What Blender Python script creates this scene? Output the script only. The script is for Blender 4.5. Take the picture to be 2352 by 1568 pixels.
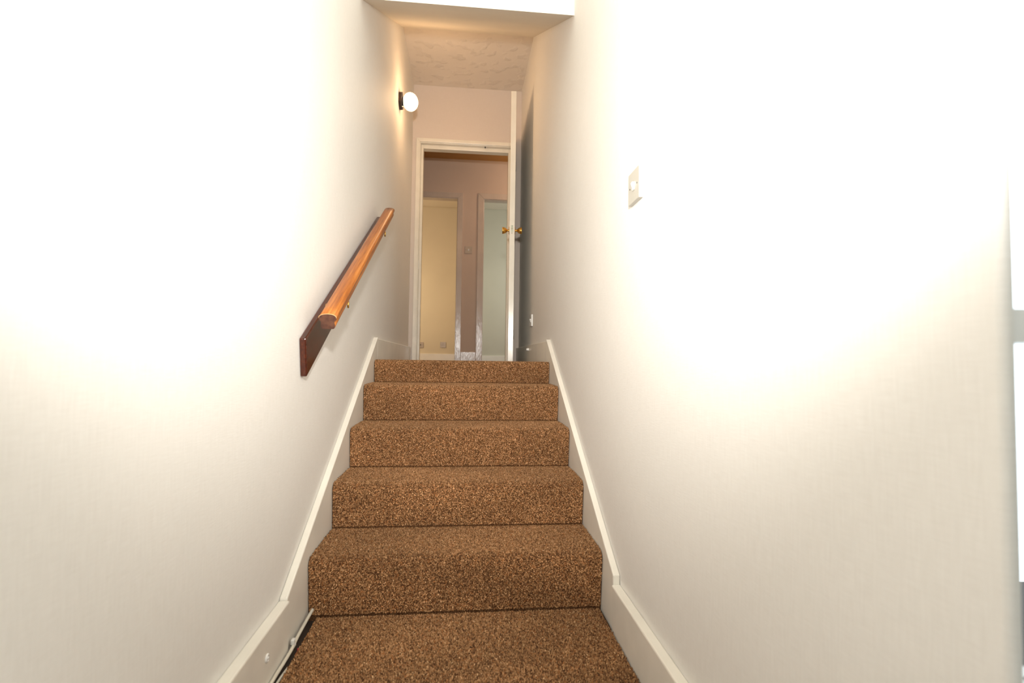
import bpy, bmesh, math, random
import numpy as np
from mathutils import Vector, Matrix

# ---------------------------------------------------------------- clear
for o in list(bpy.data.objects):
    bpy.data.objects.remove(o)
scn = bpy.context.scene
COL = scn.collection
random.seed(7)

# ---------------------------------------------------------------- camera
YAW, PITCH, ROLL = -0.09522, 0.03970, 0.01391
EYE = Vector((0.5029, 0.0, 0.7888))
fwd = Vector((-math.sin(YAW) * math.cos(PITCH), math.cos(YAW) * math.cos(PITCH), math.sin(PITCH)))
rgt = Vector((math.cos(YAW), math.sin(YAW), 0))
upv = rgt.cross(fwd)
r2 = rgt * math.cos(ROLL) + upv * math.sin(ROLL)
u2 = -rgt * math.sin(ROLL) + upv * math.cos(ROLL)
cd = bpy.data.cameras.new('camera')
cam = bpy.data.objects.new('camera', cd)
COL.objects.link(cam)
M = Matrix((r2, u2, -fwd)).transposed().to_4x4()
M.translation = EYE
cam.matrix_world = M
cd.sensor_width = 36
cd.lens = 1150 / 2352 * 36
cd.clip_start = 0.02
cd.dof.use_dof = True
cd.dof.focus_distance = 2.4
cd.dof.aperture_fstop = 3.2
scn.camera = cam

# ---------------------------------------------------------------- world, lights, exposure
w = bpy.data.worlds.new('world')
scn.world = w
w.use_nodes = True
w.node_tree.nodes['Background'].inputs[0].default_value = (0.80, 0.93, 1.0, 1)
w.node_tree.nodes['Background'].inputs[1].default_value = 2.6

scn.view_settings.view_transform = 'Standard'
scn.view_settings.look = 'None'
scn.view_settings.gamma = 1
scn.view_settings.use_curve_mapping = False
scn.view_settings.exposure = 0.13


def area(name, loc, target, sx, sy, power, col):
    l = bpy.data.lights.new(name, 'AREA')
    l.shape = 'RECTANGLE'
    l.size = sx
    l.size_y = sy
    l.energy = power
    l.color = col
    o = bpy.data.objects.new(name, l)
    COL.objects.link(o)
    o.location = loc
    o.rotation_euler = (Vector(target) - Vector(loc)).to_track_quat('-Z', 'Y').to_euler()
    return o


def point(name, loc, r, power, col):
    l = bpy.data.lights.new(name, 'POINT')
    l.shadow_soft_size = r
    l.energy = power
    l.color = col
    o = bpy.data.objects.new(name, l)
    COL.objects.link(o)
    o.location = loc
    return o


# camera flash, a hand above the lens, tilted upward
FL = (0.51, 0.03, 1.19)
TILT = math.radians(33)
sl = bpy.data.lights.new('flash_light', 'SPOT')
sl.energy = 180
sl.color = (1.0, 0.965, 0.915)
sl.spot_size = math.radians(162)
sl.spot_blend = 1.0
sl.shadow_soft_size = 0.035
fl = bpy.data.objects.new('flash_light', sl)
COL.objects.link(fl)
fl.location = FL
fl.rotation_euler = Vector((0, math.cos(TILT), math.sin(TILT))).to_track_quat('-Z', 'Y').to_euler()
# lamps and daylight past the landing; the entrance room point is added fill
point('entrance_room_fill', (1.5, -1.2, 2.3), 0.12, 25, (0.90, 0.98, 1.0))
point('left_room_light', (-0.9, 6.9, 1.7), 0.10, 24, (1.0, 0.80, 0.52))
point('hall_light', (1.6, 5.3, 2.9), 0.10, 13, (1.0, 0.80, 0.58))
area('right_room_daylight', (2.3, 6.9, 2.0), (0.8, 7.3, 1.7), 1.0, 1.2, 13, (0.95, 1.0, 0.94))

FZ = -0.035     # lower floor level
LZ = 0.785      # landing level
S = 0.023       # thickness of stair side boards


# ---------------------------------------------------------------- materials
def newmat(name):
    m = bpy.data.materials.new(name)
    m.use_nodes = True
    nt = m.node_tree
    return m, nt, nt.nodes['Principled BSDF']


def lk(nt, a, b):
    nt.links.new(a, b)


def texco(nt, scale=(1, 1, 1)):
    t = nt.nodes.new('ShaderNodeTexCoord')
    mp = nt.nodes.new('ShaderNodeMapping')
    mp.inputs['Scale'].default_value = scale
    lk(nt, t.outputs['Object'], mp.inputs[0])
    return mp.outputs[0]


def noise(nt, scale_vec, sc, detail=3, rough=.5):
    n = nt.nodes.new('ShaderNodeTexNoise')
    n.inputs['Scale'].default_value = sc
    n.inputs['Detail'].default_value = detail
    n.inputs['Roughness'].default_value = rough
    lk(nt, texco(nt, scale_vec), n.inputs['Vector'])
    return n.outputs['Fac']


def ramp(nt, fac, stops):
    r = nt.nodes.new('ShaderNodeValToRGB')
    e = r.color_ramp.elements
    while len(e) < len(stops):
        e.new(0.5)
    for i, (p, c) in enumerate(stops):
        e[i].position = p
        e[i].color = (*c, 1)
    lk(nt, fac, r.inputs[0])
    return r.outputs[0]


def mathn(nt, op, a, b):
    n = nt.nodes.new('ShaderNodeMath')
    n.operation = op
    for i, v in enumerate((a, b)):
        if isinstance(v, (int, float)):
            n.inputs[i].default_value = v
        else:
            lk(nt, v, n.inputs[i])
    return n.outputs[0]


def bump(nt, bs, h, strength, dist):
    b = nt.nodes.new('ShaderNodeBump')
    b.inputs['Strength'].default_value = strength
    b.inputs['Distance'].default_value = dist
    lk(nt, h, b.inputs['Height'])
    lk(nt, b.outputs[0], bs.inputs['Normal'])


def plain(name, col, rough=.5, metal=0.0, spec=None):
    m, nt, bs = newmat(name)
    bs.inputs['Base Color'].default_value = (*col, 1)
    bs.inputs['Roughness'].default_value = rough
    bs.inputs['Metallic'].default_value = metal
    if spec is not None:
        bs.inputs['Specular IOR Level'].default_value = spec
    return m


def wallpaper(name, c1, c2):
    m, nt, bs = newmat(name)
    v1 = noise(nt, (60, 60, 4), 5, 3)         # upright fibres
    h1 = noise(nt, (5, 5, 90), 6, 3)          # lying threads
    big = noise(nt, (1, 1, 1), 2.5, 2)
    f = mathn(nt, 'MULTIPLY', mathn(nt, 'ADD', v1, h1), .5)
    f2 = mathn(nt, 'ADD', mathn(nt, 'MULTIPLY', f, .8), mathn(nt, 'MULTIPLY', big, .2))
    lk(nt, ramp(nt, f2, [(.32, c1), (.66, c2)]), bs.inputs['Base Color'])
    bs.inputs['Roughness'].default_value = .62
    bs.inputs['Specular IOR Level'].default_value = .3
    bump(nt, bs, f, .35, .0015)
    return m


def paint(name, c, rough=.28, drips=1.0):
    m, nt, bs = newmat(name)
    n = noise(nt, (1, 1, .25), 60, 3)
    n2 = noise(nt, (1, 1, 1), 6, 3)
    dark = tuple(x * .93 for x in c)
    lk(nt, ramp(nt, n2, [(.35, dark), (.6, c)]), bs.inputs['Base Color'])
    bs.inputs['Roughness'].default_value = rough
    bump(nt, bs, n, .25 * drips, .002)
    return m


def plaster(name, c, st=.3, patches=False):
    m, nt, bs = newmat(name)
    n = noise(nt, (1, 1, 1), 45, 5, .6)
    lk(nt, ramp(nt, noise(nt, (1, 1, 1), 3, 2), [(.3, tuple(x * .96 for x in c)), (.7, c)]), bs.inputs['Base Color'])
    bs.inputs['Roughness'].default_value = .42 if patches else .8
    if patches:   # brushed dabs of textured coating
        big = ramp(nt, noise(nt, (1, 1, 1), 13, 1), [(.54, (0, 0, 0)), (.66, (1, 1, 1))])
        hh = mathn(nt, 'MULTIPLY', big, noise(nt, (1, 1.4, 1), 150, 3, .6))
        bump(nt, bs, hh, .6, .008)
    else:
        bump(nt, bs, n, st, .002)
    return m


def wood(name, c1, c2, c3, rough, axis_scale=(40, 1.6, 40), sc=3.0):
    m, nt, bs = newmat(name)
    def along(scale, k, d, r):          # grain runs up the slope of the rail
        t = nt.nodes.new('ShaderNodeTexCoord')
        m1 = nt.nodes.new('ShaderNodeMapping')
        m1.inputs['Rotation'].default_value = (-math.atan(.583), 0, 0)
        m2 = nt.nodes.new('ShaderNodeMapping')
        m2.inputs['Scale'].default_value = scale
        n = nt.nodes.new('ShaderNodeTexNoise')
        n.inputs['Scale'].default_value = k
        n.inputs['Detail'].default_value = d
        n.inputs['Roughness'].default_value = r
        lk(nt, t.outputs['Object'], m1.inputs[0])
        lk(nt, m1.outputs[0], m2.inputs[0])
        lk(nt, m2.outputs[0], n.inputs['Vector'])
        return n.outputs['Fac']
    g = along(axis_scale, sc, 6, .65)
    p = along((3, 1, 1), 4, 3, .5)
    f = mathn(nt, 'ADD', mathn(nt, 'MULTIPLY', g, .72), mathn(nt, 'MULTIPLY', p, .28))
    lk(nt, ramp(nt, f, [(.34, c1), (.5, c2), (.66, c3)]), bs.inputs['Base Color'])
    bs.inputs['Roughness'].default_value = rough
    bump(nt, bs, g, .12, .001)
    return m


M_wall = wallpaper('wallpaper', (.82, .795, .75), (.90, .88, .84))
M_end = wallpaper('wallpaper_end', (.72, .63, .555), (.77, .68, .605))
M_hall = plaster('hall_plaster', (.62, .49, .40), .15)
M_cream = plaster('cream_plaster', (.76, .68, .52), .1)
M_sage = plaster('sage_plaster', (.68, .67, .57), .1)
M_ceil = plaster('ceiling_plaster', (.80, .74, .64), .25)
M_ceilp = plaster('ceiling_coating', (.78, .70, .61), .3, True)
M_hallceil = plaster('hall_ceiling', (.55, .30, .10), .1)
M_beam = plaster('bulkhead_plaster', (.86, .84, .76), .35)
M_paint = paint('gloss_paint', (.90, .86, .77), .3)
M_paintd = paint('gloss_paint_door', (.90, .85, .74), .22, 1.6)
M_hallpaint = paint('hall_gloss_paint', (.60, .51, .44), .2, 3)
M_rail = wood('rail_wood', (.17, .038, .004), (.36, .105, .013), (.55, .20, .035), .34)
M_board = wood('mahogany', (.03, .007, .003), (.065, .013, .005), (.11, .026, .009), .18)
M_railend = wood('end_grain', (.025, .01, .006), (.07, .022, .011), (.12, .045, .022), .35, (30, 30, 30), 2)
M_worn = plain('worn_edge', (.70, .42, .20), .4)
M_brass = plain('brass', (.72, .42, .10), .18, 1.0)
M_bronze = plain('bronze', (.055, .040, .036), .32, .7)
M_plast = plain('white_plastic', (.56, .545, .485), .3)
M_plast2 = plain('bright_plastic', (.92, .91, .88), .2)
M_plast3 = plain('aged_plastic', (.50, .42, .34), .3)
M_screw = plain('screw_metal', (.10, .09, .08), .4, .8)
M_steel = plain('steel', (.6, .6, .56), .3, 1)
M_dark = plain('dark_boards', (.035, .022, .014), .7)
M_cable = plain('cable_sheath', (.74, .69, .58), .45)
M_clip = plain('cable_clip', (.85, .84, .80), .35)
M_red = plain('red_sheath', (.60, .03, .06), .4)


def carpet_base():
    # woven backing seen between the tufts
    m, nt, bs = newmat('carpet_backing')
    n = noise(nt, (1, 1, 1), 240, 3, .7)
    lk(nt, ramp(nt, n, [(.3, (.045, .018, .007)), (.5, (.13, .06, .025)), (.7, (.26, .14, .07))]), bs.inputs['Base Color'])
    bs.inputs['Roughness'].default_value = .95
    bs.inputs['Specular IOR Level'].default_value = .1
    bump(nt, bs, n, .8, .004)
    return m


def pile_mat():
    m, nt, bs = newmat('carpet_pile')
    a = nt.nodes.new('ShaderNodeAttribute')
    a.attribute_name = 'tuft'
    lk(nt, a.outputs['Color'], bs.inputs['Base Color'])
    bs.inputs['Roughness'].default_value = .9
    bs.inputs['Specular IOR Level'].default_value = .15
    bs.inputs['Sheen Weight'].default_value = .25
    bs.inputs['Sheen Roughness'].default_value = .5
    bs.inputs['Sheen Tint'].default_value = (.8, .5, .3, 1)
    return m


M_carpet = carpet_base()
M_pile = pile_mat()


def globe_mat():
    m, nt, bs = newmat('lit_glass')
    bs.inputs['Base Color'].default_value = (1, .97, .9, 1)
    bs.inputs['Roughness'].default_value = .08
    lay = nt.nodes.new('ShaderNodeLayerWeight')
    lay.inputs[0].default_value = .45
    c = ramp(nt, lay.outputs['Facing'], [(.1, (1, .95, .84)), (.8, (1, .80, .50))])
    lk(nt, c, bs.inputs['Emission Color'])
    v = noise(nt, (1, 1, 1), 38, 2)
    lk(nt, mathn(nt, 'ADD', mathn(nt, 'MULTIPLY', v, 1.8), .1), bs.inputs['Emission Strength'])
    return m


M_globe = globe_mat()


def glass_mat():
    m, nt, bs = newmat('window_glass')
    bs.inputs['Base Color'].default_value = (1, 1, 1, 1)
    bs.inputs['Transmission Weight'].default_value = 1
    bs.inputs['Roughness'].default_value = .0
    bs.inputs['IOR'].default_value = 1.02
    return m


M_glass = glass_mat()


# ---------------------------------------------------------------- mesh helpers
def finish(bm, name, mat, parent=None, smooth=False, loc=None):
    bmesh.ops.recalc_face_normals(bm, faces=bm.faces)
    me = bpy.data.meshes.new(name)
    bm.to_mesh(me)
    bm.free()
    for m_ in (mat if isinstance(mat, (list, tuple)) else [mat]):
        me.materials.append(m_)
    if smooth:
        for p in me.polygons:
            p.use_smooth = True
    o = bpy.data.objects.new(name, me)
    COL.objects.link(o)
    if parent is not None:
        o.parent = parent
        me.transform(Matrix.Translation(-parent_world(parent)))
    return o


def parent_world(p):
    v = Vector((0, 0, 0))
    while p is not None:
        v += p.location
        p = p.parent
    return v


def empty(name, loc, label, cat, group=None):
    o = bpy.data.objects.new(name, None)
    COL.objects.link(o)
    o.location = loc
    o.empty_display_size = .05
    o['label'] = label
    o['category'] = cat
    if group:
        o['group'] = group
    return o


def struct(o, label):
    o['kind'] = 'structure'
    o['label'] = label
    return o


def bx(bm, x0, x1, y0, y1, z0, z1, bev=0, seg=2):
    r = bmesh.ops.create_cube(bm, size=1)
    vs = r['verts']
    for v in vs:
        v.co = Vector((x0 + (v.co.x + .5) * (x1 - x0), y0 + (v.co.y + .5) * (y1 - y0), z0 + (v.co.z + .5) * (z1 - z0)))
    if bev:
        es = list({e for v in vs for e in v.link_edges})
        bmesh.ops.bevel(bm, geom=es, offset=bev, segments=seg, affect='EDGES', profile=.5)


def prism(bm, pts, axis, lo, hi, bev=0, seg=2):
    """extrude a 2D outline: axis 'x' -> pts are (y,z); 'y' -> (x,z); 'z' -> (x,y)"""
    def P(a, b, c):
        return {'x': (c, a, b), 'y': (a, c, b), 'z': (a, b, c)}[axis]
    A = [bm.verts.new(P(a, b, lo)) for a, b in pts]
    B = [bm.verts.new(P(a, b, hi)) for a, b in pts]
    n = len(pts)
    fs = [bm.faces.new(A), bm.faces.new(B[::-1])]
    for i in range(n):
        fs.append(bm.faces.new((A[i], B[i], B[(i + 1) % n], A[(i + 1) % n])))
    if bev:
        es = list({e for f in fs for e in f.edges})
        bmesh.ops.recalc_face_normals(bm, faces=fs)
        bmesh.ops.bevel(bm, geom=es, offset=bev, segments=seg, affect='EDGES', profile=.5)
    return fs


def lathe(bm, prof, origin, axis, n=24):
    """prof: (distance along axis, radius)"""
    ax = Vector(axis).normalized()
    t = ax.orthogonal().normalized()
    b = ax.cross(t)
    O = Vector(origin)
    rings = []
    for d, r in prof:
        if r < 1e-6:
            rings.append([bm.verts.new(O + ax * d)])
        else:
            rings.append([bm.verts.new(O + ax * d + (t * math.cos(a) + b * math.sin(a)) * r) for a in [2 * math.pi * i / n for i in range(n)]])
    for A, B in zip(rings, rings[1:]):
        for i in range(n):
            j = (i + 1) % n
            if len(A) == 1 and len(B) == 1:
                continue
            if len(A) == 1:
                bm.faces.new((A[0], B[j], B[i]))
            elif len(B) == 1:
                bm.faces.new((A[i], A[j], B[0]))
            else:
                bm.faces.new((A[i], A[j], B[j], B[i]))


def tube(bm, pts, r, n=10):
    pts = [Vector(p) for p in pts]
    rings = []
    for i, p in enumerate(pts):
        d = (pts[min(i + 1, len(pts) - 1)] - pts[max(i - 1, 0)]).normalized()
        t = d.cross(Vector((0, 0, 1)))
        if t.length < .1:
            t = d.cross(Vector((1, 0, 0)))
        t.normalize()
        b = d.cross(t)
        rr = r[i] if isinstance(r, (list, tuple)) else r
        rings.append([bm.verts.new(p + (t * math.cos(a) + b * math.sin(a)) * rr) for a in [2 * math.pi * k / n for k in range(n)]])
    for A, B in zip(rings, rings[1:]):
        for k in range(n):
            bm.faces.new((A[k], A[(k + 1) % n], B[(k + 1) % n], B[k]))
    bm.faces.new(rings[0][::-1])
    bm.faces.new(rings[-1])


def smooth_path(pts, n=8):
    """Catmull-Rom through the points"""
    P = [Vector(p) for p in pts]
    out = []
    for i in range(len(P) - 1):
        p0, p1, p2, p3 = P[max(i - 1, 0)], P[i], P[i + 1], P[min(i + 2, len(P) - 1)]
        for k in range(n):
            t = k / n
            out.append(.5 * ((2 * p1) + (p2 - p0) * t + (2 * p0 - 5 * p1 + 4 * p2 - p3) * t * t + (3 * p1 - p0 - 3 * p2 + p3) * t ** 3))
    out.append(P[-1])
    return out


def one(name, mat, fn, parent=None, smooth=False):
    bm = bmesh.new()
    fn(bm)
    return finish(bm, name, mat, parent, smooth)


# ---------------------------------------------------------------- the shell
YE = 4.58      # end wall front face
YS = 3.786     # soffit meets landing ceiling
YB = 2.295     # bulkhead front
ZC = 3.32
ZB = 2.446
NC = 2.72      # ceiling of the entrance room
HY = 5.95      # far wall of hall
HC = 3.20      # hall ceiling

struct(one('wall_left', M_wall, lambda b: bx(b, -.12, 0, -2.5, YE, FZ - .1, ZC + .12)), 'long pale papered wall left of the stairs, with handrail')


def wr(b):
    r = .009
    pts = [(1.0, YE), (1.0, .417 + r)]
    for k in range(1, 7):
        a = math.pi / 2 * k / 6
        pts.append((1.0 + r - r * math.cos(a), .417 + r - r * math.sin(a)))
    pts += [(1.0105, .417), (1.0105, .50), (1.05, .50), (1.05, .80), (1.12, .95), (1.12, YE)]
    prism(b, pts, 'z', FZ - .1, ZC + .12)


o = struct(one('wall_right', M_wall, wr), 'long pale papered wall right of the stairs, with light switch')


def wend(b):
    bx(b, -.12, .060, YE, YE + .12, LZ - .15, ZC + .12)
    bx(b, .925, 1.12, YE, YE + .12, LZ - .15, ZC + .12)
    bx(b, .060, .925, YE, YE + .12, 2.792, ZC + .12)


struct(one('wall_end', M_end, wend), 'pinkish papered wall above and around the landing doorway')

# entrance room behind and right of the camera
struct(one('wall_back', M_wall, lambda b: bx(b, -.12, 3.12, -2.62, -2.5, FZ - .1, NC + .12)), 'plain wall of the entrance room')
struct(one('wall_side', M_wall, lambda b: bx(b, 3.0, 3.12, -2.5, .50, FZ - .1, NC + .12)), 'plain side wall of the entrance room')


def wwin(b):
    bx(b, 1.011, 3.0, .425, .50, FZ - .1, .42)
    bx(b, 1.011, 3.0, .425, .50, 2.3, NC + .12)
    bx(b, 2.2, 3.0, .425, .50, .42, 2.3)


struct(one('wall_window', M_wall, wwin), 'wall holding the window right of the stairs')
struct(one('ceiling', M_beam, lambda b: bx(b, -.12, 3.12, -2.62, YB + .02, NC, NC + .1)), 'pale ceiling of the entrance room')

# bulkhead with raking soffit (underside of the flight above), then level landing ceiling


def soff(b):
    pts = [(YB, ZB)]
    pts.append((YS - .05, ZC - .05 * .586))
    pts.append((YS - .02, ZC - .006))
    pts.append((YS, ZC))
    pts += [(YS, ZC + .1), (YB + .12, NC + .1), (YB, NC + .1)]
    prism(b, pts, 'x', 0, 1.0)


o = one('ceiling_bulkhead', [M_ceil, M_beam], soff)
for p in o.data.polygons:
    if p.normal.y < -.95:
        p.material_index = 1
struct(o, 'boxed bulkhead with raking underside above the stairs')
struct(one('ceiling_landing', M_ceilp, lambda b: bx(b, 0, 1.0, YS, YE, ZC, ZC + .1)), 'textured beige ceiling over the landing')

# floors
struct(one('floor', M_dark, lambda b: bx(b, -.12, 3.12, -2.62, 1.80, FZ - .13, FZ - .012)), 'dark bare floor edge under the lower carpet')
fland = struct(one('floor_landing', M_carpet, lambda b: bx(b, 0, 1.0, 3.02, YE + .12, LZ - .15, LZ - .004)), 'brown carpeted landing at the top of the stairs')

# hall past the doorway
struct(one('floor_hall', M_carpet, lambda b: bx(b, -1.6, 2.6, YE + .12, 7.9, LZ - .15, LZ - .004)), 'carpeted floor of the hall beyond the doorway')
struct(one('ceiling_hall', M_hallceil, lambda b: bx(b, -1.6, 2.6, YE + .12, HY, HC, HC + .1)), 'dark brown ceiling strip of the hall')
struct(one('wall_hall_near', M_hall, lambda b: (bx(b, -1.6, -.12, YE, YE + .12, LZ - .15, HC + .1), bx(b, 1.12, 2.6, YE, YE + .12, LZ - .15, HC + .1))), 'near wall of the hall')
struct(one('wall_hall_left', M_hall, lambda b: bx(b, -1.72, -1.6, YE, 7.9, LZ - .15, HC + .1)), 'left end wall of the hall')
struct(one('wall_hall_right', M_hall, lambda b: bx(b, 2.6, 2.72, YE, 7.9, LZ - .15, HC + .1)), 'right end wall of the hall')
OL0, OL1, OR0, OR1, OT = -.37, .392, .715, 1.475, 2.722


def whall(b):
    bx(b, -1.6, OL0 - .02, HY, HY + .10, LZ - .1, HC + .1)
    bx(b, OL1 + .02, OR0 - .02, HY, HY + .10, LZ - .1, HC + .1)
    bx(b, OR1 + .02, 2.6, HY, HY + .10, LZ - .1, HC + .1)
    bx(b, OL0 - .02, OL1 + .02, HY, HY + .10, OT + .02, HC + .1)
    bx(b, OR0 - .02, OR1 + .02, HY, HY + .10, OT + .02, HC + .1)


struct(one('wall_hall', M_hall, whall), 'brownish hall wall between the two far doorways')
struct(one('wall_partition', M_cream, lambda b: bx(b, .50, .60, HY + .10, 7.7, LZ - .1, HC + .1)), 'wall dividing the two far rooms')
struct(one('wall_cream', M_cream, lambda b: bx(b, -1.6, .55, 7.7, 7.8, LZ - .1, HC + .1)), 'warm cream far wall seen through the left doorway')
struct(one('wall_sage', M_sage, lambda b: bx(b, .55, 2.6, 7.7, 7.8, LZ - .1, HC + .1)), 'cool grey green far wall seen through the right doorway')
struct(one('ceiling_far', M_ceil, lambda b: bx(b, -1.6, 2.6, HY + .10, 7.8, 3.15, 3.19)), 'ceiling of the far rooms')


# ---------------------------------------------------------------- door frames
def frame(name, x0, x1, zt, yf, depth, aw, mat, label, stop=True, lin=.02):
    """opening x0..x1 (inside lining), head zt, front wall face yf"""
    root = bpy.data.objects.new(name, None)
    COL.objects.link(root)
    root.location = (x0, yf, LZ)
    struct(root, label)
    t = .014
    # architrave: three mitred boards with rounded edge
    gap = .006

    def side(b, s):
        xa = x0 - gap if s < 0 else x1 + gap
        xb = xa + s * aw
        pts = [(xa, LZ), (xa, zt + gap), (xb, zt + gap + aw), (xb, LZ)]
        prism(b, pts, 'y', yf - t, yf + .001, .003)

    def head(b):
        pts = [(x0 - gap, zt + gap), (x1 + gap, zt + gap), (x1 + gap + aw, zt + gap + aw), (x0 - gap - aw, zt + gap + aw)]
        prism(b, pts, 'y', yf - t, yf + .001, .003)
    one('architrave', mat, lambda b: side(b, -1), root)
    one('architrave', mat, lambda b: side(b, 1), root)
    one('architrave', mat, head, root)
    one('jamb', mat, lambda b: bx(b, x0 - lin, x0, yf, yf + depth, LZ, zt, .0015), root)
    one('jamb', mat, lambda b: bx(b, x1, x1 + lin, yf, yf + depth, LZ, zt, .0015), root)
    one('head_lining', mat, lambda b: bx(b, x0 - lin, x1 + lin, yf, yf + depth, zt, zt + lin, .0015), root)
    if stop:
        sw = .022
        one('door_stop', mat, lambda b: bx(b, x0, x0 + sw, yf + .042, yf + depth - .005, LZ, zt, .003), root)
        one('door_stop', mat, lambda b: bx(b, x1 - sw, x1, yf + .042, yf + depth - .005, LZ, zt, .003), root)
        one('door_stop', mat, lambda b: bx(b, x0 + sw, x1 - sw, yf + .042, yf + depth - .005, zt - sw - .012, zt, .003), root)
    return root


tr = frame('trim_1', .075, .908, 2.782, YE, .12, .034, M_paintd, 'cream gloss door frame at the top of the stairs')
one('strike_plate', M_steel, lambda b: bx(b, .0745, .0765, YE + .012, YE + .034, 1.62, 1.70, .0004), tr)
one('catch', M_screw, lambda b: (bx(b, .66, .672, YE + .012, YE + .03, 2.776, 2.783, .001), bx(b, .664, .668, YE + .016, YE + .022, 2.766, 2.778, .001)), tr)
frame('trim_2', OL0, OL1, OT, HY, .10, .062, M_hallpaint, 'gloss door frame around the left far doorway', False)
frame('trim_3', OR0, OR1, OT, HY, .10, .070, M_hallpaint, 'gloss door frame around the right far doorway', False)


# ---------------------------------------------------------------- baseboards
def board(name, x0, x1, y0, y1, z0, z1, mat, label, bev=.004):
    return struct(one(name, mat, lambda b: bx(b, x0, x1, y0, y1, z0, z1, bev)), label)


bl = board('baseboard_left', 0, .030, -2.5, 1.482, FZ - .012, .112, M_paint, 'cream skirting board left of the lower floor')
br = board('baseboard_right', .972, 1.0, .45, 1.548, FZ - .012, .100, M_paint, 'cream skirting board right of the lower floor')
board('baseboard_landing_left', 0, S, 2.853, YE - .016, LZ - .02, .906, M_paint, 'short skirting board left of the landing')
board('baseboard_landing_right', 1 - S, 1.0, 2.870, YE - .016, LZ - .02, .910, M_paint, 'short skirting board right of the landing, behind the door')
board('baseboard_hall', OL1 + .068, OR0 - .077, HY - .018, HY, LZ, .893, M_hallpaint, 'short skirting between the two far doorways')
board('baseboard_cream', -1.6, .50, 7.682, 7.7, LZ, .890, M_paint, 'skirting of the cream far room')
board('baseboard_sage', .60, 2.6, 7.682, 7.7, LZ, .872, M_paint, 'skirting of the grey green far room')
board('baseboard_back', .03, 3.0, -2.5, -2.48, FZ - .012, .100, M_paint, 'skirting of the entrance room')
one('screw_cap', M_plast2, lambda b: lathe(b, [(0, .0105), (.002, .0105), (.0035, .009), (.0035, .0065), (.0022, .006), (.0022, .0035), (.0042, .003), (.0046, 0)], (.030, 1.322, .046), (1, 0, 0), 20), bl, True)

# ---------------------------------------------------------------- staircase
FOOT = [1.682, 1.951, 2.219, 2.487, 2.762]
NOSE = [1.664, 1.938, 2.206, 2.474, 2.750]
TZ = [.155, .324, .492, .664, LZ]
stair = empty('staircase', (.5, 1.68, FZ), 'brown carpeted staircase of five steps between cream side boards', 'stairs')


def stringer(side):
    if side < 0:
        x0, x1, ya, za, yb, zb, ye = .0005, S, 1.482, .117, 2.853, .912, 2.853
    else:
        x0, x1, ya, za, yb, zb, ye = 1 - S, .9995, 1.548, .128, 2.870, .918, 2.870
    zl = FZ - .012

    def f(b):
        pts = [(ya, zl), (ya, za), (yb, zb), (ye, zb), (ye, LZ - .25), (2.2, zl)]
        prism(b, pts, 'x', x0, x1, .004)
    return one('stringer', M_paint, f, stair)


stringer(-1)
stringer(1)


def profile(n):
    """riser and tread outline of step n, foot to back, as (y,z) with outward normals implied"""
    z0 = (TZ[n - 1] if n else FZ)
    z1 = TZ[n]
    yf, yn = FOOT[n], NOSE[n]
    yb = FOOT[n + 1] + .004 if n < 4 else 3.02
    R = .022
    pts = []
    k = 6
    for i in range(k + 1):              # riser, leaning out to the nosing
        t = i / k
        pts.append((yf + (yn - yf) * (t ** 1.3), z0 + (z1 - R - z0) * t))
    for i in range(1, 8):
        a = math.pi / 2 * i / 7
        pts.append((yn + R - R * math.cos(a), z1 - R + R * math.sin(a)))
    m = 6
    for i in range(1, m + 1):
        pts.append((yn + R + (yb - yn - R) * i / m, z1 + (.002 if n < 4 else 0) * math.sin(math.pi * i / m)))
    return pts


PAL = np.array([[.060, .027, .011], [.115, .056, .024], [.185, .094, .041], [.250, .134, .062], [.31, .172, .08], [.40, .25, .13], [.20, .083, .030]])
PW = np.array([.13, .22, .26, .20, .09, .02, .08])


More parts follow.
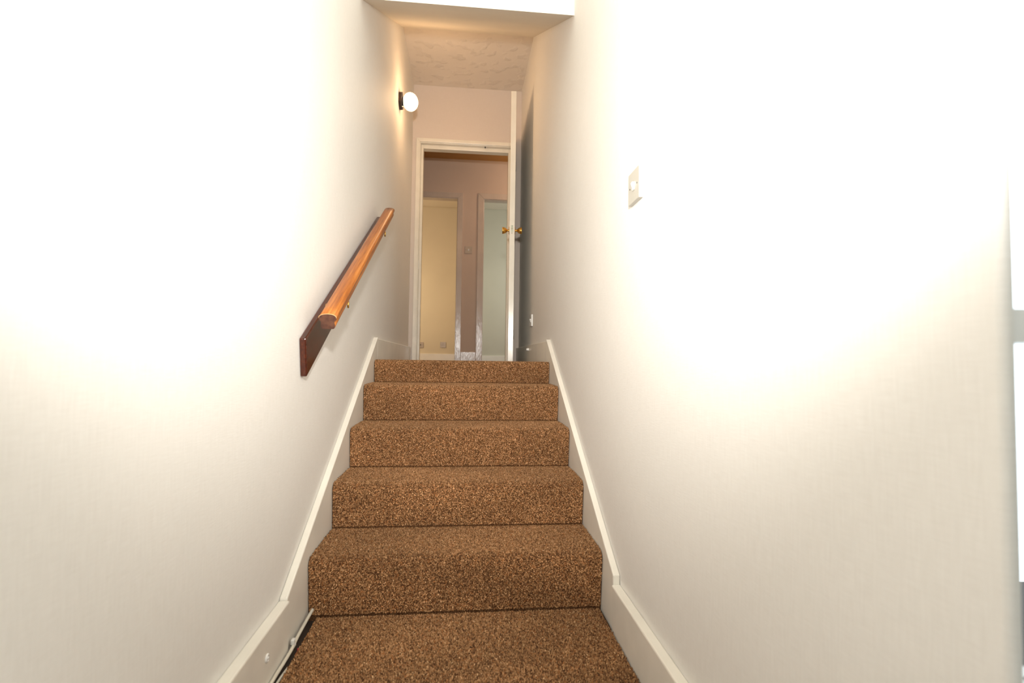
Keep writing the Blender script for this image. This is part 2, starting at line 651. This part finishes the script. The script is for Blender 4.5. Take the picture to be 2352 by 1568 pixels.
def pile(name, pos, nrm, parent, size, h, seed, tint=1.0):
    """one mesh of little tufts: pos,nrm are (N,3)"""
    rng = np.random.default_rng(seed)
    N = len(pos)
    nrm = nrm / np.linalg.norm(nrm, axis=1, keepdims=True)
    ref = np.tile(np.array([1., 0, 0]), (N, 1))
    t = np.cross(nrm, ref)
    t /= np.linalg.norm(t, axis=1, keepdims=True)
    bt = np.cross(nrm, t)
    lean = rng.normal(0, .32, (N, 2))
    hh = h * rng.uniform(.6, 1.25, N)
    ss = size * rng.uniform(.8, 1.2, N)
    ph = rng.uniform(0, math.pi, N)
    V = np.zeros((N, 9, 3))
    for k in range(4):
        a = ph + k * math.pi / 2
        d = (t * np.cos(a)[:, None] + bt * np.sin(a)[:, None])
        V[:, k] = pos + d * (ss * 1.0)[:, None] - nrm * .0008
        V[:, 4 + k] = pos + d * (ss * .72)[:, None] + nrm * (hh * .72)[:, None] + (t * lean[:, :1] + bt * lean[:, 1:]) * (hh * .5)[:, None]
    V[:, 8] = pos + nrm * hh[:, None] + (t * lean[:, :1] + bt * lean[:, 1:]) * (hh * .9)[:, None]
    off = -np.array(parent_world(parent))
    V += off
    f4 = []
    F = []
    for k in range(4):
        j = (k + 1) % 4
        F.append([k, j, 4 + j]); F.append([k, 4 + j, 4 + k]); F.append([4 + k, 4 + j, 8])
    F = np.array(F)
    faces = (F[None] + (np.arange(N) * 9)[:, None, None]).reshape(-1, 3)
    me = bpy.data.meshes.new(name)
    me.vertices.add(N * 9)
    me.vertices.foreach_set('co', V.reshape(-1).astype(np.float32))
    nf = len(faces)
    me.loops.add(nf * 3)
    me.loops.foreach_set('vertex_index', faces.reshape(-1).astype(np.int32))
    me.polygons.add(nf)
    me.polygons.foreach_set('loop_start', (np.arange(nf) * 3).astype(np.int32))
    me.polygons.foreach_set('loop_total', np.full(nf, 3, np.int32))
    me.polygons.foreach_set('use_smooth', np.ones(nf, bool))
    me.update(calc_edges=True)
    # wear: slow patches of lighter or redder yarn
    u = pos
    slow = .5 + .25 * np.sin(u[:, 0] * 9 + 3 * np.sin(u[:, 1] * 7 + u[:, 2] * 11)) + .25 * np.sin(u[:, 0] * 4.3 + u[:, 2] * 17 + 1.3)
    idx = rng.choice(len(PAL), N, p=PW)
    c = 2.25 * PAL[idx] * (rng.uniform(.8, 1.25, N) * (.88 + .24 * slow) * tint)[:, None]
    c *= (1 - .35 * np.clip(nrm[:, 2:3], 0, 1))      # treads darkened in colour to offset the flash from above
    c4 = np.ones((N, 9, 4), np.float32)
    c4[:, :, :3] = c[:, None, :]
    at = me.attributes.new('tuft', 'FLOAT_COLOR', 'POINT')
    at.data.foreach_set('color', c4.reshape(-1))
    me.materials.append(M_pile)
    o = bpy.data.objects.new(name, me)
    COL.objects.link(o)
    o.parent = parent
    o['kind'] = 'stuff'
    return o


def grid_on_profile(pts, x0, x1, p, seed, smax=None, s0=0.0):
    rng = np.random.default_rng(seed)
    P = np.array(pts)
    d = np.diff(P, axis=0)
    L = np.linalg.norm(d, axis=1)
    cum = np.concatenate([[0], np.cumsum(L)])
    tot = cum[-1] if smax is None else min(cum[-1], smax)
    rows = int(tot / (p * .87))
    s = s0 + (np.arange(rows) + .5) * (tot - s0) / rows
    cols = int((x1 - x0) / p)
    S_, X_ = np.meshgrid(s, x0 + (np.arange(cols) + .5) * (x1 - x0) / cols, indexing='ij')
    X_ = X_ + (np.arange(rows) % 2)[:, None] * p * .5 - p * .25
    S_ = S_.reshape(-1) + rng.normal(0, p * .16, S_.size)
    X_ = X_.reshape(-1) + rng.normal(0, p * .16, X_.size)
    S_ = np.clip(S_, s0, tot - 1e-6)
    i = np.clip(np.searchsorted(cum, S_, side='right') - 1, 0, len(L) - 1)
    tt = (S_ - cum[i]) / L[i]
    y = P[i, 0] + d[i, 0] * tt
    z = P[i, 1] + d[i, 1] * tt
    ny = -d[i, 1] / L[i]
    nz = d[i, 0] / L[i]
    return np.stack([X_, y, z], 1), np.stack([np.zeros_like(y), ny, nz], 1)


for n in range(5):
    pts = profile(n)
    zb = (TZ[n - 1] if n else FZ) - .012
    yb = pts[-1][0]

    def f(b, pts=pts, zb=zb, yb=yb):
        outline = [(pts[0][0] + .002, zb)] + list(pts) + [(yb, zb)]
        prism(b, outline, 'x', S + .0015, 1 - S - .0015)
    st = one('carpeted_step', M_carpet, f, stair)
    for pl in st.data.polygons:
        pl.use_smooth = False
    plen = sum(math.dist(a, b) for a, b in zip(pts, pts[1:]))
    smax = plen - .011 if n < 4 else .26
    pos, nr = grid_on_profile(pts, S + .003, 1 - S - .003, .0040, 100 + n, smax, .0075)
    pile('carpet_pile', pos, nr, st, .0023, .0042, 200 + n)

# lower floor carpet, stopping short of the left skirting
CX0, CX1 = .052, .968


def fc(b):
    bx(b, CX0, CX1, .30, FOOT[0] - .0045, FZ - .012, FZ, .003, 1)


low = one('stair_foot_carpet', M_carpet, fc)
low['label'] = 'brown twist pile carpet on the floor at the foot of the stairs'
low['category'] = 'carpet'
rng = np.random.default_rng(5)
pos, nr = grid_on_profile([(1.16, FZ), (FOOT[0] - .0085, FZ)], CX0, CX1, .0040, 77)
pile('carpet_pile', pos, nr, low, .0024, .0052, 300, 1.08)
pos, nr = grid_on_profile([(.30, FZ), (1.16, FZ)], CX0, CX1, .0075, 78)
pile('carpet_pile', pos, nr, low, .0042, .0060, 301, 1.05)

pos, nr = grid_on_profile([(2.985, LZ - .002), (YE, LZ - .002)], S + .003, 1 - S - .003, .0055, 79)
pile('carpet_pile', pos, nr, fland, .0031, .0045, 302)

# ---------------------------------------------------------------- cables in the gap on the left
cab = empty('floor_cable', (.036, 1.3, FZ), 'cream cable clipped along the gap between left skirting and carpet', 'cable')
one('cable_run', M_cable, lambda b: tube(b, smooth_path([(.037, .5, FZ + .008), (.0365, .95, FZ + .008), (.038, 1.22, FZ + .009), (.0365, 1.36, FZ + .010), (.0385, 1.47, FZ + .012), (.036, 1.54, FZ + .016), (.037, 1.61, FZ + .022), (.039, 1.674, FZ + .028)]), .0048), cab, True)
one('cable_run', M_cable, lambda b: tube(b, smooth_path([(.046, .5, FZ - .003), (.0455, 1.0, FZ - .003), (.0455, 1.24, FZ - .002), (.044, 1.36, FZ - .003), (.046, 1.43, FZ - .008)]), .0034), cab, True)


def clip(b):
    lathe(b, [(0, .0075), (.008, .0075), (.010, .006), (.010, .0)], (.036, 1.497, FZ + .013), (0, 1, 0), 12)
    bx(b, .0305, .040, 1.494, 1.510, FZ + .016, FZ + .030, .002)


one('cable_clip', M_clip, clip, cab, True)
one('cable_clip', M_clip, lambda b: bx(b, .031, .044, 1.262, 1.276, FZ + .002, FZ + .016, .003), cab, True)
rs = one('wire_offcut', M_red, lambda b: tube(b, smooth_path([(.047, 1.486, FZ - .008), (.050, 1.500, FZ - .002), (.0465, 1.512, FZ - .003), (.049, 1.525, FZ - .009)]), .0020, 8), None, True)
rs['label'] = 'scrap of red wire in the dark gap by the left skirting'
rs['category'] = 'wire'

# ---------------------------------------------------------------- handrail
hr = empty('handrail', (0, 2.2, 1.2), 'varnished wooden handrail on a dark board on the left wall', 'handrail')
SL = .583


def hb(b):
    y0, y1 = 1.583, 2.862
    zt0 = .850
    pts = [(y0 + .022, zt0 - .118), (y0, zt0), (y1, zt0 + SL * (y1 - y0)), (y1, zt0 + SL * (y1 - y0) - .108)]
    prism(b, pts, 'x', .0005, .021, .004, 2)


one('backing_board', M_board, hb, hr)


def rail_section():
    # (across x, up) loaf profile with grooves along both sides
    top = [(-.027, .012), (-.0262, .0165), (-.021, .0205), (-.012, .0232), (0, .0242), (.012, .0232), (.021, .0205), (.0262, .0165), (.027, .012)]
    low = [(.0262, .0065), (.0215, .003), (.0205, -.001), (.0215, -.006), (.0222, -.012), (.020, -.0175), (.0165, -.0195)]
    return top + low + [(-x, z) for x, z in low[::-1]]


def railf(b):
    sec = rail_section()
    cx = .0765
    ya, za = 1.612, .903
    yb = 2.815
    zb_ = za + SL * (yb - ya) + .004
    rows = []
    N = 24
    for i in range(N + 1):
        t = i / N
        y = ya + (yb - ya) * t
        z = za + (zb_ - za) * t
        rows.append([b.verts.new((cx + x, y - dz * .25, z + dz * 1.05)) for x, dz in sec])
    n = len(sec)
    for A, B in zip(rows, rows[1:]):
        for k in range(n):
            b.faces.new((A[k], B[k], B[(k + 1) % n], A[(k + 1) % n]))
    f1 = b.faces.new(rows[0])
    f2 = b.faces.new(rows[-1][::-1])
    f1.material_index = 1
    f2.material_index = 1


rl = one('rail', [M_rail, M_railend], railf, hr)
for p in rl.data.polygons:
    p.use_smooth = p.material_index == 0


def worn(b):
    sec = rail_section()[:9]
    tube(b, [(.0765 + x, 1.6115 - dz * .25, .903 + dz * 1.05 + .0002) for x, dz in sec], .0011, 6)


wn = one('worn_edge', M_worn, worn, rl, True)


def bracket(y):
    zc = .903 + SL * (y - 1.612)
    bz = zc - .012
    root = one('bracket', M_brass, lambda b: tube(b, smooth_path([(.020, y, bz - .038), (.040, y, bz - .046), (.064, y, bz - .040), (.0765, y, bz - .022), (.0765, y, bz - .011)]), [.0045] * 33, 10), hr, True)
    one('bracket_rose', M_brass, lambda b: lathe(b, [(0, .019), (.002, .019), (.005, .016), (.007, .009), (.007, 0)], (.021, y, bz - .038), (1, 0, 0), 20), root, True)

    def strap(b):
        prism(b, [(y - .026, bz - .026 * SL - .011), (y - .026, bz - .026 * SL - .0075), (y + .026, bz + .026 * SL - .0075), (y + .026, bz + .026 * SL - .011)], 'x', .066, .087, .001)
        lathe(b, [(-.003, 0), (-.003, .012), (.0, .0135), (.003, .012), (.003, 0)], (.094, y + .004, bz - .020), (1, 0.2, 0), 18)
    one('bracket_strap', M_brass, strap, root, True)


bracket(1.80)
bracket(2.56)

# ---------------------------------------------------------------- wall lamp
LY, LZc = 3.66, 2.680
lamp = empty('wall_lamp', (0, LY, LZc), 'lit knobbly glass globe lamp on a dark plate, left wall', 'lamp')


def plate(b):
    R = .068
    pts = [(LY + R * math.cos(math.radians(a)), LZc + .004 + R * math.sin(math.radians(a))) for a in range(30, 390, 60)]
    prism(b, pts, 'x', .0005, .022, .002)


one('back_plate', M_bronze, plate, lamp)
GX = .079
one('gallery', M_bronze, lambda b: lathe(b, [(0, .0), (0, .030), (.006, .030), (.010, .026), (.010, 0)], (.022, LY, LZc), (1, 0, 0), 20), lamp, True)


def globe(b):
    R = .0615
    nu, nv = 180, 96
    rows = []
    for j in range(1, nv):
        th = math.pi * j / nv
        row = []
        for i in range(nu):
            ph = 2 * math.pi * i / nu
            k = 1 + .085 * abs(math.sin(th * 16)) * abs(math.sin(ph * 18 + (math.floor(th * 16 / math.pi) % 2) * math.pi / 2))
            r = R * k
            row.append(b.verts.new((GX - .84 * r * math.cos(th), LY + r * math.sin(th) * math.cos(ph), LZc + r * math.sin(th) * math.sin(ph))))
        rows.append(row)
    for A, B in zip(rows, rows[1:]):
        for i in range(nu):
            b.faces.new((A[i], B[i], B[(i + 1) % nu], A[(i + 1) % nu]))
    b.faces.new(rows[0])
    b.faces.new(rows[-1][::-1])


one('glass_globe', M_globe, globe, lamp, True)
point('wall_lamp_glow', (.034, LY - .082, LZc + .01), .004, .055, (1.0, .50, .20))
point('wall_lamp_glow_far', (.034, LY + .082, LZc + .01), .004, .055, (1.0, .50, .20))
point('wall_lamp_light', (.21, LY, LZc), .09, 5.5, (1.0, .62, .32))


# ---------------------------------------------------------------- switches and sockets (built facing -y, then turned)
def plate_thing(name, loc, rot, label, cat, mat, kind, th=.010, size=.086, group=None):
    root = empty(name, loc, label, cat, group)
    h = size / 2

    def mk(nm, m, fn, par=root, sm=False):
        b = bmesh.new()
        fn(b)
        bmesh.ops.recalc_face_normals(b, faces=b.faces)
        me = bpy.data.meshes.new(nm)
        b.to_mesh(me)
        b.free()
        me.materials.append(m)
        if sm:
            for p in me.polygons:
                p.use_smooth = True
        o = bpy.data.objects.new(nm, me)
        COL.objects.link(o)
        o.parent = par
        return o
    mk('face_plate', mat, lambda b: bx(b, -h, h, -th, 0, -h, h, .0018))
    for sx in (-.030, .030):
        mk('screw', M_screw, lambda b, sx=sx: (lathe(b, [(0, .0026), (.0006, .0026), (.0009, .0018), (.0009, 0)], (sx, -th, 0), (0, -1, 0), 12)))
    if kind == 'switch':
        def rock(b):
            prism(b, [(-th + .001, -.0115), (-th - .0015, -.0115), (-th - .0072, .0095), (-th - .0060, .0115), (-th + .001, .0115)], 'x', -.0058, .0058, .0006)
        mk('rocker', M_plast2, rock)
        mk('rocker_frame', mat, lambda b: [bx(b, -.0085, -.0064, -th - .0012, -th + .001, -.014, .014, .0003), bx(b, .0064, .0085, -th - .0012, -th + .001, -.014, .014, .0003),
                                         bx(b, -.0085, .0085, -th - .0012, -th + .001, .0122, .014, .0003), bx(b, -.0085, .0085, -th - .0012, -th + .001, -.014, -.0122, .0003)])
    elif kind == 'aerial':
        mk('aerial_jack', M_screw, lambda b: lathe(b, [(0, .009), (.004, .009), (.004, .006), (.001, .006), (.001, 0)], (0, -th, 0), (0, -1, 0), 16))
    elif kind == 'power':
        for (px, pz, w_, h_) in ((-.013, -.006, .009, .006), (.013, -.006, .009, .006), (0, .013, .006, .011)):
            mk('pin_hole', M_screw, lambda b, px=px, pz=pz, w_=w_, h_=h_: bx(b, px - w_ / 2, px + w_ / 2, -th - .0006, -th + .001, pz - h_ / 2, pz + h_ / 2))
    root.rotation_euler = (0, 0, rot)
    return root


# right wall faces -x : local -y -> world -x  => rotate by -90 deg
sw1 = plate_thing('light_switch', (1.0, 1.407, 1.306), -math.pi / 2, 'white light switch with pale rocker, large on the right wall', 'switch', M_plast, 'switch', .012, .094)
sw2 = plate_thing('light_switch', (1.0, 3.665, 1.092), -math.pi / 2, 'small white switch low on the right wall near the door', 'switch', M_plast2, 'switch', .012)
sw3 = plate_thing('light_switch', (.536, HY, 2.108), 0, 'small brownish switch with white rocker between the far doorways', 'switch', M_plast3, 'switch', .009)
so1 = plate_thing('aerial_socket', (-.155, 7.7, 1.020), 0, 'round-holed wall socket nearer the door frame in the cream room', 'socket', M_plast3, 'aerial', .009)
so2 = plate_thing('power_socket', (.182, 7.7, 1.026), 0, 'wall socket with pin holes, right one in the cream room', 'socket', M_plast3, 'power', .009)

# peg on the right landing skirting
pg = one('door_stop_peg', M_plast2, lambda b: lathe(b, [(0, .010), (.012, .0095), (.018, .007), (.020, 0)], (1 - S, 3.66, .878), (-1, 0, 0), 16), None, True)
pg['label'] = 'little white stop peg on the skirting under the low switch'
pg['category'] = 'door stop'

# ---------------------------------------------------------------- open door
HX, HYd = .905, YE - .002            # hinge corner
FX, FY = .8275, 3.725                # free edge, left corner
door = bpy.data.objects.new('door_1', None)
COL.objects.link(door)
ang = math.atan2(HX - FX, HYd - FY)
Wd = math.hypot(HX - FX, HYd - FY)
struct(door, 'cream door standing open at the top of the stairs, seen edge on')
# local: x right across thickness, y from free edge to hinge, z up
DT = .040
DTOP = 2.848 - LZ


def lmesh(nm, m, fn, par, sm=False):
    b = bmesh.new()
    fn(b)
    bmesh.ops.recalc_face_normals(b, faces=b.faces)
    me = bpy.data.meshes.new(nm)
    b.to_mesh(me)
    b.free()
    me.materials.append(m)
    if sm:
        for p in me.polygons:
            p.use_smooth = True
    o = bpy.data.objects.new(nm, me)
    COL.objects.link(o)
    o.parent = par
    return o


leaf = lmesh('door_leaf', M_paintd, lambda b: bx(b, 0, DT, 0, Wd, .004, DTOP, .0018), door)
KZ = 1.789 - LZ
lmesh('latch_plate', plain('painted_latch', (.62, .62, .50), .3, .3), lambda b: (bx(b, DT / 2 - .010, DT / 2 + .010, -.0012, .001, KZ - .026, KZ + .026, .0005), prism(b, [(DT / 2 - .006, .001), (DT / 2 - .006, -.004), (DT / 2 + .006, -.009), (DT / 2 + .006, .001)], 'z', KZ - .008, KZ + .008, .0008)), door)
lmesh('latch_screw', M_screw, lambda b: lathe(b, [(0, .003), (.0008, .003), (.0008, 0)], (DT / 2, -.0012, KZ + .019), (0, -1, 0), 10), door)
lmesh('latch_screw', M_screw, lambda b: lathe(b, [(0, .003), (.0008, .003), (.0008, 0)], (DT / 2 - .001, -.0012, KZ - .034), (0, -1, 0), 10), door)
for s, x0 in ((-1, 0), (1, DT)):
    k = lmesh('door_knob', M_brass, lambda b, s=s, x0=x0: lathe(b, [(.004, .0085), (.016, .0085), (.020, .010), (.023, .0115), (.026, .0185), (.034, .0215), (.050, .0265), (.0535, .0262), (.055, .024), (.0545, .010), (.053, 0)], (x0, .058, KZ), (s, 0, 0), 32), door, True)
    lmesh('knob_rose', M_brass, lambda b, s=s, x0=x0: lathe(b, [(0, .030), (.002, .030), (.0045, .027), (.0055, .012), (.0055, 0)], (x0, .058, KZ), (s, 0, 0), 32), k, True)
for hz in (.25, DTOP - .25):
    lmesh('hinge', M_steel, lambda b, hz=hz: lathe(b, [(0, 0), (0, .005), (.09, .005), (.09, 0)], (DT + .006, Wd - .006, hz - .045), (0, 0, 1), 12), door, True)
door.location = (FX, FY, LZ)
door.rotation_euler = (0, 0, -ang)

# ---------------------------------------------------------------- window right of the near wall end
win = bpy.data.objects.new('window_1', None)
COL.objects.link(win)
win.location = (1.011, .47, .42)
struct(win, 'bright window just past the end of the right wall')
one('window_frame', M_plast2, lambda b: (bx(b, 1.011, 1.0135, .455, .495, .42, 2.3), bx(b, 2.15, 2.2, .455, .495, .42, 2.3), bx(b, 1.0135, 2.15, .455, .495, .42, .47), bx(b, 1.0135, 2.15, .455, .495, 2.25, 2.3), bx(b, 1.0135, 2.15, .46, .49, .815, .850), bx(b, 1.58, 1.62, .46, .49, .85, 2.25)), win)
one('pane', M_glass, lambda b: bx(b, 1.0135, 1.58, .474, .478, .85, 2.25), win)
one('pane', M_glass, lambda b: bx(b, 1.62, 2.15, .474, .478, .85, 2.25), win)
one('pane', M_glass, lambda b: bx(b, 1.0135, 2.15, .474, .478, .47, .815), win)
